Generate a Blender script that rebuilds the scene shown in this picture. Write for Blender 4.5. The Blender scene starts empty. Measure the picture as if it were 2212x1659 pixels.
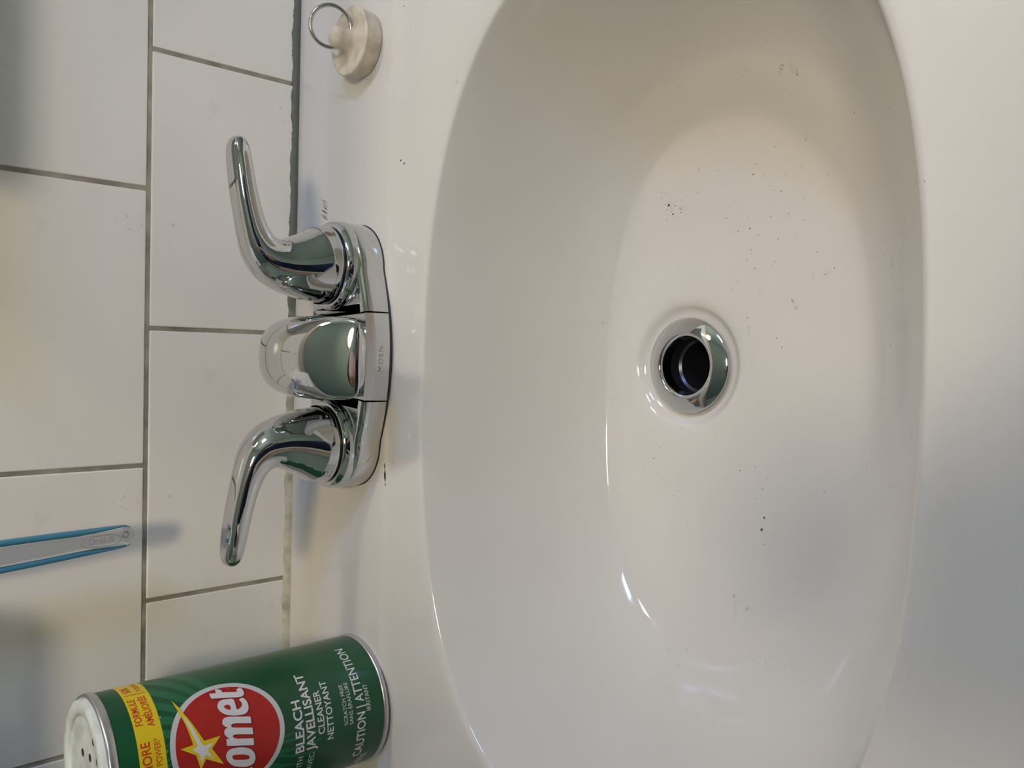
import bpy, bmesh, math, random
from mathutils import Vector, Matrix
from mathutils.bvhtree import BVHTree
random.seed(7)
sc = bpy.context.scene
COL = sc.collection
Z0 = 0.82            # height of the sink deck above the floor (m); all shapes below are written in mm from the deck

# ------------------------------------------------------------------ camera, world, lights, exposure
cam_d = bpy.data.cameras.new('camera'); cam = bpy.data.objects.new('camera', cam_d); COL.objects.link(cam)
cam_d.sensor_width = 36.0; cam_d.lens = 1800.0 / 2212.0 * 36.0; cam_d.clip_start = 0.01
R = ((0.02840360764101079, -0.6627122589494437, -0.7483352837539475),
     (0.9988776182182064, 0.047205529775608907, -0.0038912441875441073),
     (0.03790433874503693, -0.7473848404916503, 0.66330925012966))
cam.matrix_world = Matrix.Translation((0.00302, -0.4924, 0.25245 + Z0)) @ Matrix(R).transposed().to_4x4()
sc.camera = cam

w = bpy.data.worlds.new('world'); sc.world = w; w.use_nodes = True
w.node_tree.nodes['Background'].inputs[0].default_value = (0.75, 0.85, 1.0, 1)
w.node_tree.nodes['Background'].inputs[1].default_value = 0.4

def area(name, loc, target, sx, sy, power, col):
    d = bpy.data.lights.new(name, 'AREA'); d.shape = 'RECTANGLE'; d.size = sx; d.size_y = sy
    d.energy = power; d.color = col
    o = bpy.data.objects.new(name, d); COL.objects.link(o)
    o.location = Vector(loc) + Vector((0, 0, Z0))
    v = Vector(target) - Vector(loc)
    o.rotation_euler = v.to_track_quat('-Z', 'Y').to_euler()
    return o
# daylight through the high window in the right wall, and the ceiling lamp
area('window_light', (0.765, -0.58, 0.76), (0.0, -0.20, 0.0), 0.24, 0.12, 3.7, (0.30, 0.50, 1.0))
LAMP = (0.20, -1.22, 1.42)
sc.view_settings.view_transform = 'Standard'; sc.view_settings.look = 'None'
sc.view_settings.exposure = -0.03; sc.view_settings.gamma = 1.0
try: sc.view_settings.use_curve_mapping = False
except Exception: pass
sc.cycles.use_denoising = True
sc.cycles.max_bounces = 6; sc.cycles.diffuse_bounces = 4; sc.cycles.glossy_bounces = 4; sc.cycles.transmission_bounces = 6
sc.cycles.use_adaptive_sampling = True; sc.cycles.adaptive_threshold = 0.05; sc.cycles.adaptive_min_samples = 20; sc.cycles.use_light_tree = False
sc.cycles.sample_clamp_indirect = 3.0; sc.cycles.blur_glossy = 0.5

# ------------------------------------------------------------------ helpers
def mat(name, col, rough=0.5, metal=0.0, spec=0.5, coat=0.0, trans=0.0, ior=1.5, emit=None, emits=0.0):
    m = bpy.data.materials.new(name); m.use_nodes = True
    b = m.node_tree.nodes['Principled BSDF']
    b.inputs['Base Color'].default_value = (*col, 1); b.inputs['Roughness'].default_value = rough
    b.inputs['Metallic'].default_value = metal; b.inputs['Specular IOR Level'].default_value = spec
    b.inputs['Coat Weight'].default_value = coat; b.inputs['Coat Roughness'].default_value = 0.03
    b.inputs['Transmission Weight'].default_value = trans; b.inputs['IOR'].default_value = ior
    if emit: b.inputs['Emission Color'].default_value = (*emit, 1); b.inputs['Emission Strength'].default_value = emits
    return m
def N(m, t, **kw):
    n = m.node_tree.nodes.new(t)
    for k, v in kw.items():
        if k in n.inputs: n.inputs[k].default_value = v
        else: setattr(n, k, v)
    return n
def bsdf(m): return m.node_tree.nodes['Principled BSDF']
def noise_colour(m, c1, c2, scale, lo=0.4, hi=0.6, detail=4.0, coord='Object', sock='Base Color', stretch=None):
    """mix two colours by a noise, into the base colour"""
    L = m.node_tree.links.new
    tc = N(m, 'ShaderNodeTexCoord'); nz = N(m, 'ShaderNodeTexNoise', Scale=scale, Detail=detail)
    src = tc.outputs[coord]
    if stretch:
        mp = N(m, 'ShaderNodeMapping'); mp.inputs['Scale'].default_value = stretch; L(src, mp.inputs[0]); src = mp.outputs[0]
    L(src, nz.inputs['Vector'])
    r = N(m, 'ShaderNodeValToRGB'); r.color_ramp.elements[0].position = lo; r.color_ramp.elements[1].position = hi
    r.color_ramp.elements[0].color = (*c1, 1); r.color_ramp.elements[1].color = (*c2, 1)
    L(nz.outputs[0], r.inputs[0]); L(r.outputs[0], bsdf(m).inputs[sock])
    return r
def bump(m, scale, strength, dist=0.0005, detail=3.0):
    L = m.node_tree.links.new
    tc = N(m, 'ShaderNodeTexCoord'); nz = N(m, 'ShaderNodeTexNoise', Scale=scale, Detail=detail)
    L(tc.outputs['Object'], nz.inputs['Vector'])
    b = N(m, 'ShaderNodeBump', Strength=strength, Distance=dist); L(nz.outputs[0], b.inputs['Height'])
    L(b.outputs[0], bsdf(m).inputs['Normal']); return b

BASE = {}
def setp(o, label=None, cat=None, group=None, kind=None):
    if label: o['label'] = label
    if cat: o['category'] = cat
    if group: o['group'] = group
    if kind: o['kind'] = kind
    return o
def thing(name, label, cat, base=(0, 0, 0), group=None):
    o = bpy.data.objects.new(name, None); COL.objects.link(o); o.empty_display_size = 0.02
    o.location = (base[0]/1000, base[1]/1000, base[2]/1000 + Z0); BASE[o] = Vector(base)
    return setp(o, label, cat, group)
def root_base(p):
    while p.parent: p = p.parent
    return BASE[p]
def mesh(name, V, F, m, parent=None, smooth=True, flat_angle=None, base=(0, 0, 0), **kw):
    """V in mm in the deck frame; becomes ONE mesh object"""
    b = root_base(parent) if parent else Vector(base)
    me = bpy.data.meshes.new(name)
    me.from_pydata([((v[0]-b[0])/1000, (v[1]-b[1])/1000, (v[2]-b[2])/1000) for v in V], [], F)
    bm = bmesh.new(); bm.from_mesh(me); bmesh.ops.recalc_face_normals(bm, faces=bm.faces)
    bm.to_mesh(me); bm.free(); me.update()
    if isinstance(m, (list, tuple)):
        for x in m: me.materials.append(x)
    else: me.materials.append(m)
    for p in me.polygons: p.use_smooth = smooth
    if smooth and flat_angle: me.set_sharp_from_angle(angle=math.radians(flat_angle))
    o = bpy.data.objects.new(name, me); COL.objects.link(o)
    if parent: o.parent = parent
    else: o.location = (b[0]/1000, b[1]/1000, b[2]/1000 + Z0); BASE[o] = b
    return setp(o, **kw)
def loft(rings, closed=True, cap0=True, cap1=True):
    n = len(rings[0]); V = [v for r in rings for v in r]; F = []
    for i in range(len(rings)-1):
        for j in range(n if closed else n-1):
            k = (j+1) % n
            F.append((i*n+j, i*n+k, (i+1)*n+k, (i+1)*n+j))
    if cap0: F.append(tuple(range(n))[::-1])
    if cap1: F.append(tuple((len(rings)-1)*n+j for j in range(n)))
    return V, F
def lathe(prof, c=(0, 0, 0), n=48, axis='z'):
    rings = []
    for r, z in prof:
        rings.append([(c[0]+r*math.cos(2*math.pi*j/n), c[1]+r*math.sin(2*math.pi*j/n), c[2]+z) for j in range(n)])
    return loft(rings, True, prof[0][0] > 1e-6, prof[-1][0] > 1e-6)
def box(x0, x1, y0, y1, z0, z1, bev=0.0, seg=2):
    bm = bmesh.new(); bmesh.ops.create_cube(bm, size=1.0)
    for v in bm.verts: v.co = Vector((x0+(v.co.x+.5)*(x1-x0), y0+(v.co.y+.5)*(y1-y0), z0+(v.co.z+.5)*(z1-z0)))
    if bev: bmesh.ops.bevel(bm, geom=list(bm.edges), offset=bev, segments=seg, affect='EDGES', profile=0.5)
    bm.verts.index_update()
    V = [tuple(v.co) for v in bm.verts]; F = [tuple(v.index for v in f.verts) for f in bm.faces]; bm.free()
    return V, F
def join(*vf):
    V, F = [], []
    for v, f in vf:
        o = len(V); V += list(v); F += [tuple(i+o for i in q) for q in f]
    return V, F
def sgn(a, p): return math.copysign(abs(a)**p, a)
def catmull(rows, k):
    """rows: list of tuples of floats -> smooth dense rows"""
    out = []
    for i in range(len(rows)-1):
        p0 = rows[max(i-1, 0)]; p1 = rows[i]; p2 = rows[i+1]; p3 = rows[min(i+2, len(rows)-1)]
        for s in range(k):
            t = s/k
            out.append(tuple(0.5*((2*b)+(-a+c)*t+(2*a-5*b+4*c-d)*t*t+(-a+3*b-3*c+d)*t**3) for a, b, c, d in zip(p0, p1, p2, p3)))
    out.append(tuple(rows[-1])); return out
def text_mesh(s, size, bold=0.0, sx=1.0, align='LEFT', spacing=1.0, maxe=1.2):
    """flat triangles of a text in mm (x, y), height `size`"""
    cu = bpy.data.curves.new('t', 'FONT'); cu.body = s; cu.size = 1.0; cu.offset = bold; cu.align_x = align
    cu.space_character = spacing; cu.resolution_u = 4
    o = bpy.data.objects.new('t', cu); COL.objects.link(o)
    me = bpy.data.meshes.new_from_object(o)
    bpy.data.objects.remove(o); bpy.data.curves.remove(cu)
    bm = bmesh.new(); bm.from_mesh(me); bpy.data.meshes.remove(me)
    for v in bm.verts: v.co = Vector((v.co.x*size/0.7*sx, v.co.y*size/0.7, 0))
    bmesh.ops.remove_doubles(bm, verts=bm.verts, dist=1e-4)
    bmesh.ops.triangulate(bm, faces=bm.faces)
    for _ in range(5):
        es = [e for e in bm.edges if e.calc_length() > maxe]
        if not es: break
        bmesh.ops.subdivide_edges(bm, edges=es, cuts=1)
        bmesh.ops.triangulate(bm, faces=bm.faces)
    bm.verts.index_update()
    V = [(v.co.x, v.co.y) for v in bm.verts]; F = [tuple(v.index for v in f.verts) for f in bm.faces]; bm.free()
    return V, F

# ------------------------------------------------------------------ materials
porcelain = mat('white_porcelain', (0.80, 0.785, 0.75), 0.07, spec=0.6)
noise_colour(porcelain, (0.665, 0.64, 0.605), (0.695, 0.675, 0.645), 9, 0.3, 0.7)
bump(porcelain, 28, 0.10, 0.0006, 1.0)
tile_m = mat('tile_glaze', (0.80, 0.775, 0.72), 0.10, spec=0.5)
_r = noise_colour(tile_m, (0.80, 0.745, 0.66), (0.90, 0.845, 0.77), 30, 0.24, 0.36, 6)
bump(tile_m, 14, 0.12, 0.0010, 2.0)
def specks(m, scale, lo, hi, dark=0.35):
    L = m.node_tree.links.new; b = bsdf(m); src = b.inputs['Base Color'].links[0].from_socket
    tc = N(m, 'ShaderNodeTexCoord'); nz = N(m, 'ShaderNodeTexNoise', Scale=scale, Detail=3.0); L(tc.outputs['Object'], nz.inputs['Vector'])
    n2 = N(m, 'ShaderNodeTexNoise', Scale=scale/8, Detail=1.0); L(tc.outputs['Object'], n2.inputs['Vector'])
    ad = N(m, 'ShaderNodeMath', operation='MULTIPLY_ADD'); L(n2.outputs[0], ad.inputs[0]); ad.inputs[1].default_value = 0.5; L(nz.outputs[0], ad.inputs[2])
    mr = N(m, 'ShaderNodeMapRange'); mr.inputs[1].default_value = lo; mr.inputs[2].default_value = hi; L(ad.outputs[0], mr.inputs[0])
    mx = N(m, 'ShaderNodeMixRGB', blend_type='MIX'); mx.inputs[2].default_value = (dark, dark*.95, dark*.85, 1)
    L(mr.outputs[0], mx.inputs[0]); L(src, mx.inputs[1]); L(mx.outputs[0], b.inputs['Base Color'])
specks(tile_m, 230, 1.0, 1.10)
grout_m = mat('grout', (0.30, 0.27, 0.21), 0.9)
noise_colour(grout_m, (0.20, 0.18, 0.145), (0.46, 0.41, 0.32), 60, 0.3, 0.7, 8)
bump(grout_m, 900, 0.8, 0.0005)
chrome = mat('chrome', (0.66, 0.665, 0.67), 0.035, metal=1.0)
steel = mat('steel', (0.62, 0.58, 0.52), 0.18, metal=1.0)
dark_m = mat('dark_rubber_and_gap', (0.02, 0.022, 0.03), 0.4)
teal = mat('teal_paint', (0.235, 0.325, 0.33), 0.55)
white_paint = mat('white_paint', (0.75, 0.74, 0.71), 0.45)

# ------------------------------------------------------------------ room shell (mm)
XL, XR, YB, YF, ZF, ZC = -1250, 800, 0, -1900, -820, 1500
mesh('wall_back', *box(XL-100, XR+100, 0.7, 110, ZF, ZC), grout_m, smooth=False, kind='structure', label='grey brown grout behind the white wall tiles')
WB = bpy.data.objects['wall_back']
mesh('wall_left', *box(XL-100, XL, YF, 1.3, ZF, ZC), teal, smooth=False, kind='structure')
mesh('wall_front', *box(XL-100, XR+100, YF-100, YF, ZF, ZC), teal, smooth=False, kind='structure')
mesh('ceiling', *box(XL-100, XR+100, YF-100, 110, ZC, ZC+100), teal, smooth=False, kind='structure')
floor_m = mat('floor_tile', (0.33, 0.31, 0.28), 0.4); noise_colour(floor_m, (0.28, 0.26, 0.23), (0.38, 0.36, 0.33), 6)
mesh('floor', *box(XL-100, XR+100, YF-100, 110, ZF-100, ZF), floor_m, smooth=False, kind='structure')
# right wall with the window opening y -360..120, z 880..1040 left open
wy0, wy1, wz0, wz1 = -800, -360, 620, 900
Vr = join(box(XR, XR+100, YF, wy0, ZF, ZC), box(XR, XR+100, wy1, 1.3, ZF, ZC),
          box(XR, XR+100, wy0, wy1, ZF, wz0), box(XR, XR+100, wy0, wy1, wz1, ZC))
mesh('wall_right', *Vr, teal, smooth=False, kind='structure')
def wframe(y0, y1, z0, z1, x0, x1, t):
    return join(box(x0, x1, y0-t, y0, z0-t, z1+t), box(x0, x1, y1, y1+t, z0-t, z1+t),
                box(x0, x1, y0, y1, z0-t, z0), box(x0, x1, y0, y1, z1, z1+t))
win = mesh('window_1', *wframe(wy0+25, wy1-25, wz0+25, wz1-25, XR-15, XR+60, 24.5), white_paint, smooth=False, kind='structure')
pane_m = mat('daylit_pane', (0.1, 0.1, 0.1), 0.2, emit=(0.55, 0.75, 1.0), emits=1.6)
mesh('pane', *box(XR+40, XR+45, wy0+25, wy1-25, wz0+25, wz1-25), pane_m, parent=win, smooth=False)

# ------------------------------------------------------------------ wall tiles
TW, TH, GAP, ZG = 156.97, 118.0, 2.5, 93.34
def tile_mesh(wd, ht):
    V, F = box(-wd/2, wd/2, 0, 1.6, 0, ht)
    V, F = box(-wd/2, wd/2, 0.0, 5.0, 0, ht, 0.7, 2)
    me = bpy.data.meshes.new('tile'); me.from_pydata([(v[0]/1000, v[1]/1000, v[2]/1000) for v in V], [], F)
    bm = bmesh.new(); bm.from_mesh(me); bmesh.ops.recalc_face_normals(bm, faces=bm.faces); bm.to_mesh(me); bm.free()
    me.materials.append(tile_m); return me
t_full = tile_mesh(TW-GAP, TH-GAP); t_low = tile_mesh(TW-GAP, ZG-GAP/2-4.5)
for row in range(6):
    off = 10.9 if row % 2 == 0 else -67.5
    for k in range(-8, 7):
        xc = off + k*TW + TW/2
        if xc < XL+TW/2 or xc > XR-TW/2: continue
        o = bpy.data.objects.new('tile', t_low if row == 0 else t_full); COL.objects.link(o)
        z = 4.5 if row == 0 else ZG+GAP/2+(row-1)*TH
        o.location = (xc/1000, random.uniform(-0.0002, 0.0002), z/1000)
        o.rotation_euler = (random.uniform(-.0025, .0025), 0, random.uniform(-.002, .002))
        o.parent = WB

# dirty bead of caulk between the tiles and the sink
caulk_m = mat('caulk', (0.4, 0.38, 0.3), 0.55)
def caulk_nodes(m):
    L = m.node_tree.links.new
    tc = N(m, 'ShaderNodeTexCoord'); n1 = N(m, 'ShaderNodeTexNoise', Scale=45.0, Detail=3.0); n2 = N(m, 'ShaderNodeTexNoise', Scale=160.0, Detail=6.0)
    L(tc.outputs['Object'], n1.inputs['Vector']); L(tc.outputs['Object'], n2.inputs['Vector'])
    sp = N(m, 'ShaderNodeSeparateXYZ'); L(tc.outputs['Object'], sp.inputs[0])
    mr = N(m, 'ShaderNodeMapRange'); mr.inputs[1].default_value = -0.10; mr.inputs[2].default_value = 0.09; L(sp.outputs[0], mr.inputs[0])
    a = N(m, 'ShaderNodeMath', operation='ADD'); L(mr.outputs[0], a.inputs[0]); L(n1.outputs[0], a.inputs[1])
    b = N(m, 'ShaderNodeMath', operation='MULTIPLY_ADD'); L(n2.outputs[0], b.inputs[0]); b.inputs[1].default_value = 0.9; L(a.outputs[0], b.inputs[2])
    c = N(m, 'ShaderNodeMath', operation='MULTIPLY'); L(b.outputs[0], c.inputs[0]); c.inputs[1].default_value = 0.45
    r = N(m, 'ShaderNodeValToRGB'); e = r.color_ramp.elements
    e[0].position = 0.36; e[0].color = (0.62, 0.57, 0.42, 1); e[1].position = 0.80; e[1].color = (0.10, 0.105, 0.085, 1)
    e2 = r.color_ramp.elements.new(0.58); e2.color = (0.30, 0.29, 0.20, 1)
    L(c.outputs[0], r.inputs[0]); L(r.outputs[0], bsdf(m).inputs['Base Color'])
caulk_nodes(caulk_m)
rings = []
for i in range(401):
    x = -290+i*580/400; a = 0.25*math.sin(i*0.23)+0.35*math.sin(i*.71+1)*random.random()+0.15*random.random()
    rings.append([(x, 1.2, 1.0), (x, -1.6, 1.0), (x, -2.6, 2.0+a*.3), (x, -1.3, 4.6+a*.5), (x, -0.35, 7.4+a*1.6), (x, 1.2, 7.8+a*1.6)])
mesh('trim_1', *loft(rings), caulk_m, kind='structure', label='dirty caulk bead between the tiles and the sink')

# ------------------------------------------------------------------ sink
CX, CY = -8.0, -236.0
def superpt(c, a, b, n, ph, b2=None):
    co, s = math.cos(ph), math.sin(ph)
    bb = b if s >= 0 or b2 is None else b2
    return (c[0]+a*sgn(co, 2/n), c[1]+bb*sgn(s, 2/n))
def rim_pt(ph):    return superpt((-12, -260), 200, 128, 2.55, ph)
def floor_pt(ph):  return superpt((-12, -243), 138, 82, 2.3, ph)
def rect_pt(P, x0, x1, y0, y1):
    c = Vector((-12, -243)); d = Vector((P[0], P[1]))-c
    t = 1e9
    if d.x > 1e-9: t = min(t, (x1-c.x)/d.x)
    if d.x < -1e-9: t = min(t, (x0-c.x)/d.x)
    if d.y > 1e-9: t = min(t, (y1-c.y)/d.y)
    if d.y < -1e-9: t = min(t, (y0-c.y)/d.y)
    return (c.x+d.x*t, c.y+d.y*t)
DR = (-1.5, -214.0); ZD = -121.0
def lerp2(a, b, t): return (a[0]+(b[0]-a[0])*t, a[1]+(b[1]-a[1])*t)
NPH = 360
cols = []
for j in range(NPH):
    ph = 2*math.pi*j/NPH
    Rm = rim_pt(ph); Fl = floor_pt(ph)
    c0 = lambda r: (DR[0]+r*math.cos(ph), DR[1]+r*math.sin(ph))
    sd = math.cos(ph)**2; fr = max(0.0, -math.sin(ph))                    # towards the wall
    O1 = rect_pt(Rm, -246, 246, -404, -104); O2 = rect_pt(Rm, -256, 256, -424, -37)
    O3 = rect_pt(Rm, -262, 262, -434, -21); O4 = rect_pt(Rm, -270, 270, -446, -0.6)
    D = c0(34)
    P = [(*c0(16), ZD-6), (*c0(19), ZD-5.5), (*c0(26), ZD-5.2), (*c0(30.5), ZD-4.4), (*D, ZD-0.6),
         (*lerp2(D, Fl, .12), ZD+.4), (*lerp2(D, Fl, .4), ZD+1.6), (*lerp2(D, Fl, .7), ZD+3.8+4*sd), (*lerp2(D, Fl, .93), ZD+6.5+8*sd),
         (*lerp2(Fl, Rm, .0), ZD+9+9*sd), (*lerp2(Fl, Rm, .14+.06*sd), ZD+16+14*sd), (*lerp2(Fl, Rm, .38+.1*fr), ZD+34+6*sd), (*lerp2(Fl, Rm, .68+.12*fr), ZD+70),
         (*lerp2(Fl, Rm, .88+.06*fr), ZD+103), (*lerp2(Fl, Rm, .965), ZD+114), (*lerp2(Fl, Rm, 1.0), ZD+117.2),
         (*lerp2(Rm, O1, .16), -3.2), (*lerp2(Rm, O1, .5), -2.6), (*lerp2(Rm, O1, .88), -1.9), (*lerp2(Rm, O1, .985), -1.0),
         (*lerp2(O1, O2, .02), 0), (*lerp2(O1, O2, .1), 0), (*lerp2(O1, O2, .5), 0), (*lerp2(O1, O2, .9), 0), (*O2, 0), (*lerp2(O2, O3, .35), .3),
         (*lerp2(O2, O3, .75), 2.6), (*O3, 3.6), (*lerp2(O3, O4, .2), 3.9), (*lerp2(O3, O4, .7), 3.9), (*lerp2(O3, O4, .93), 3.6), (*O4, 2.2),
         (*O4, 0.5), (*O4, -20), (*O4, -45), (*lerp2(O4, O3, .5), -50), (*O3, -46), (*lerp2(O3, Rm, .3), -18), (*lerp2(O1, Rm, .8), -15), (*lerp2(Fl, Rm, 1.03), -40), (*lerp2(Fl, Rm, .6), -100), (*lerp2(D, Fl, .95), ZD-6), (*c0(26), ZD-13), (*c0(16), ZD-14), (*c0(15.4), ZD-10)]
    wf = min(1.0, 2.5*fr)
    P = [(x, y, z*(1-wf)-2.9*wf) if (17 <= i <= 31) else (x, y, z) for i, (x, y, z) in enumerate(P)]
    # uniform quadratic b-spline through the control polygon
    out = [P[0]]
    K = 5
    for i in range(1, len(P)-1):
        a = [(P[i-1][k]+P[i][k])/2 for k in range(3)]; c = [(P[i][k]+P[i+1][k])/2 for k in range(3)]
        for s in range(K):
            t = s/K
            out.append(tuple((1-t)**2*a[k]+2*t*(1-t)*P[i][k]+t*t*c[k] for k in range(3)))
    out.append(P[-1])
    cols.append(out)
NR = len(cols[0])
for c_ in cols: c_.append(c_[0])
NR += 1
V = [cols[j][i] for i in range(NR) for j in range(NPH)]
F = [(i*NPH+j, i*NPH+(j+1) % NPH, (i+1)*NPH+(j+1) % NPH, (i+1)*NPH+j) for i in range(NR-1) for j in range(NPH)]
sink = thing('sink', 'white glazed porcelain sink with a wide oval bowl set against the tiled wall', 'sink', (-12, -243, 0))
basin = mesh('basin', V, F, porcelain, parent=sink)
bvh = BVHTree.FromPolygons([Vector(v) for v in V], F)
def drop(x, y):
    h = bvh.ray_cast(Vector((x, y, 60)), Vector((0, 0, -1)))
    return (None, None) if h[0] is None else (h[0], h[1] if h[1].z > 0 else -h[1])
# drain
drain = thing('sink_drain', 'round chrome drain ring around a dark hole in the bottom of the bowl', 'drain', (DR[0], DR[1], ZD))
fl = catmull([(15.3, -9), (15.5, -3.0), (16.2, -1.2), (17.5, -.3), (19.5, -.6), (21.8, -1.4), (24.4, -2.6), (26.2, -3.8), (26.0, -4.8)], 5)
mesh('flange', *loft([[(DR[0]+r*math.cos(2*math.pi*j/96), DR[1]+r*math.sin(2*math.pi*j/96), ZD+1.8+z) for j in range(96)] for r, z in fl], True, False, False), chrome, parent=drain)
pipe_m = mat('drain_pipe_metal', (0.05, 0.055, 0.07), 0.3, metal=0.7)
mesh('tailpiece', *loft([[(DR[0]+r*math.cos(2*math.pi*j/64), DR[1]+r*math.sin(2*math.pi*j/64), ZD+z) for j in range(64)] for r, z in ((15.6, -2), (15.2, -9), (15.0, -14), (13.6, -15), (13.6, -75))], True, False, True), pipe_m, parent=drain, flat_angle=35)

# ------------------------------------------------------------------ faucet
FX = -1.5
fa = thing('faucet', 'two handle chrome bathroom faucet with a stubby central spout', 'faucet', (FX, -72, 0))
def plate_outline(x0, x1, n=28):
    """front/back outline of the escutcheon between two abscissae, counter clockwise"""
    xs = []
    for i in range(n+1):
        t = i/n
        xs.append(x0+(x1-x0)*(0.5-0.5*math.cos(math.pi*t)))
    def yf(x):
        a = abs(x)
        if a <= 48: return -108+8.5*(a/48)**2
        t = min(1, (a-48)/27.0); return -72-27.5*math.sqrt(max(0, 1-t*t))
    def yb(x):
        a = abs(x)
        if a <= 48: return -46
        t = min(1, (a-48)/27.0); return -72+26*math.sqrt(max(0, 1-t*t))
    pts = [(x, yf(x)) for x in xs]+[(x, yb(x)) for x in xs[::-1]]
    out = []
    for p in pts:
        if not out or (Vector(p)-Vector(out[-1])).length > 0.05: out.append(p)
    if (Vector(out[0])-Vector(out[-1])).length < 0.05: out.pop()
    return out
def inset(pts, d):
    n = len(pts); out = []
    for i in range(n):
        a, b, c = Vector(pts[i-1]), Vector(pts[i]), Vector(pts[(i+1) % n])
        e1 = (b-a).normalized(); e2 = (c-b).normalized()
        n1 = Vector((-e1.y, e1.x)); n2 = Vector((-e2.y, e2.x))
        m_ = (n1+n2)
        if m_.length < 1e-6: m_ = n1
        m_.normalize(); k = 1/max(0.5, m_.dot(n1))
        out.append(tuple(b+m_*d*k))
    return out
def stack(pts, levels):
    rings = []
    for d, z in levels:
        q = inset(pts, d) if d else pts
        rings.append([(p[0]+FX, p[1], z) for p in q])
    return loft(rings)
lev = [(0.2, 0.7), (0, 1.1), (0.1, 11), (0.4, 13.2), (1.2, 14.9), (2.6, 15.8), (4.2, 16.1)]
def shear(VF, s):     # the side seams run slightly inwards towards the wall
    V, F = VF; out = []
    for x, y, z in V:
        t = (y+108)/62
        if abs(x-FX-s*24.3) < 5: x -= s*3.2*t
        out.append((x, y, z))
    return out, F
for s in (1, -1):
    o = plate_outline(24.6, 75) if s > 0 else plate_outline(-75, -24.6)
    mesh('base_plate', *shear(stack(o, lev), s), chrome, parent=fa, flat_angle=40)
o = plate_outline(-23.9, 23.9)
cp = stack(o, [(0.2, .7), (0, 1.1), (0.1, 9), (0.2, 14), (.5, 15.6)])
cp = ([(x-(x-FX)/24*3.2*((y+108)/62), y, z) for x, y, z in cp[0]], cp[1])
mesh('center_body', *cp, chrome, parent=fa, flat_angle=40)
o = [(p[0], p[1]) for p in plate_outline(-75, 75, 60)]
mesh('gasket', *stack(o, [(-.1, 0.0), (-.2, .3), (.1, .8), (1.5, .9)]), dark_m, parent=fa, flat_angle=40)
# spout: rings given by their top and bottom points and half width
SP = [(-47.5, 14.0, -107.2, 13.0, 22.6, 4.0), (-48.8, 30, -107.5, 17, 22.4, 3.4), (-53.5, 44, -108.6, 19.5, 22.0, 2.9), (-61.5, 54.0, -110.5, 22.5, 21.7, 2.6),
      (-74, 60.2, -114, 25, 21.5, 2.45), (-89, 61.8, -118.5, 27.3, 21.3, 2.35), (-103, 58.8, -123, 29.4, 21.1, 2.3), (-115, 53.0, -127, 31.2, 20.9, 2.3),
      (-124, 46.2, -130, 32.6, 20.4, 2.4), (-129.6, 40.8, -132, 33.6, 19.4, 2.5), (-132.5, 37.4, -133, 34.2, 17.4, 2.6), (-133.3, 36.0, -133.4, 34.9, 12, 2.4)]
rings = []
NS = 56
for yt, zt, yb, zb, wd, n in catmull(SP, 6):
    cy, cz, dy, dz = (yt+yb)/2, (zt+zb)/2, (yt-yb)/2, (zt-zb)/2
    r = []
    for j in range(NS):
        a = 2*math.pi*j/NS; u = sgn(math.cos(a), 2/n); v = sgn(math.sin(a), 2/n)
        r.append((FX-1.0+wd*u, cy+dy*v, cz+dz*v))
    rings.append(r)
mesh('spout', *loft(rings), chrome, parent=fa, flat_angle=50)
mesh('aerator', *lathe([(6, 3), (6.4, 0), (6.0, -2.6), (5.6, -2.8), (4.9, -1.6), (0.01, -1.5)], (FX-1, -115, 29.5), 40), chrome, parent=fa, flat_angle=40)
for s in (1, -1):
    hx = FX+50*s
    col = catmull([(25.5, 13.8), (25.3, 15.8), (25.2, 16.6), (24.9, 18.2), (24.0, 20.0), (22.9, 20.9), (20.0, 21.0)], 5)
    mesh('collar', *lathe([(r, z) for r, z in col], (hx, -72, 0), 72), chrome, parent=fa)
    mesh('gap_ring', *lathe([(20.8, 20.6), (21.1, 20.9), (21.1, 22.0), (20.4, 22.2)], (hx, -72, 0), 64), dark_m, parent=fa)  # dark ring standing in for the black gap between collar and handle
    HP = [(50, 22.0, 21.2, 21.2), (50, 22.4, 21.9, 21.9), (49.6, 26, 21.4, 21.4), (48.6, 32, 19.6, 20.0), (48.0, 39, 17.3, 18.2), (48.3, 47, 14.9, 15.8), (50.4, 54, 12.6, 13.8), (55.2, 59.8, 9.8, 11.8),
          (62.5, 63.8, 7.6, 10.2), (72, 66.8, 6.5, 9.3), (84, 69.5, 6.1, 8.8), (95, 71.4, 5.7, 8.4), (104, 72.7, 5.2, 7.6), (108.5, 73.3, 4.3, 6.2), (111, 73.6, 2.6, 3.8), (111.8, 73.7, .6, .9)]
    D = catmull(HP, 5); rings = []
    for i, (x, z, a, b) in enumerate(D):
        p0 = D[max(0, i-1)]; p1 = D[min(len(D)-1, i+1)]
        t = Vector((p1[0]-p0[0], 0, p1[1]-p0[1]))
        if z < 26: t = Vector((0, 0, 1))
        t.normalize(); u = Vector((t.z, 0, -t.x))
        n = 2.0+0.7*max(0, min(1, (z-50)/15))
        rings.append([(FX+s*(x+u.x*a*sgn(math.cos(q), 2/n)), -72+b*sgn(math.sin(q), 2/n), z+u.z*a*sgn(math.cos(q), 2/n)) for q in (2*math.pi*j/48 for j in range(48))])
    mesh('handle', *loft(rings), chrome, parent=fa, flat_angle=60)
V2, F2 = text_mesh('MOEN', 2.7, -0.004, 1.25, 'CENTER', 1.1)
etch = mat('etched_chrome', (0.50, 0.50, 0.50), 0.4, metal=1.0)
mesh('lettering', [(-2.6+x, -108.05+0.0037*(x*x)*0, 5.2+y) for x, y in V2], F2, etch, parent=fa, smooth=False, label='small etched lettering on the front of the faucet')

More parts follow.
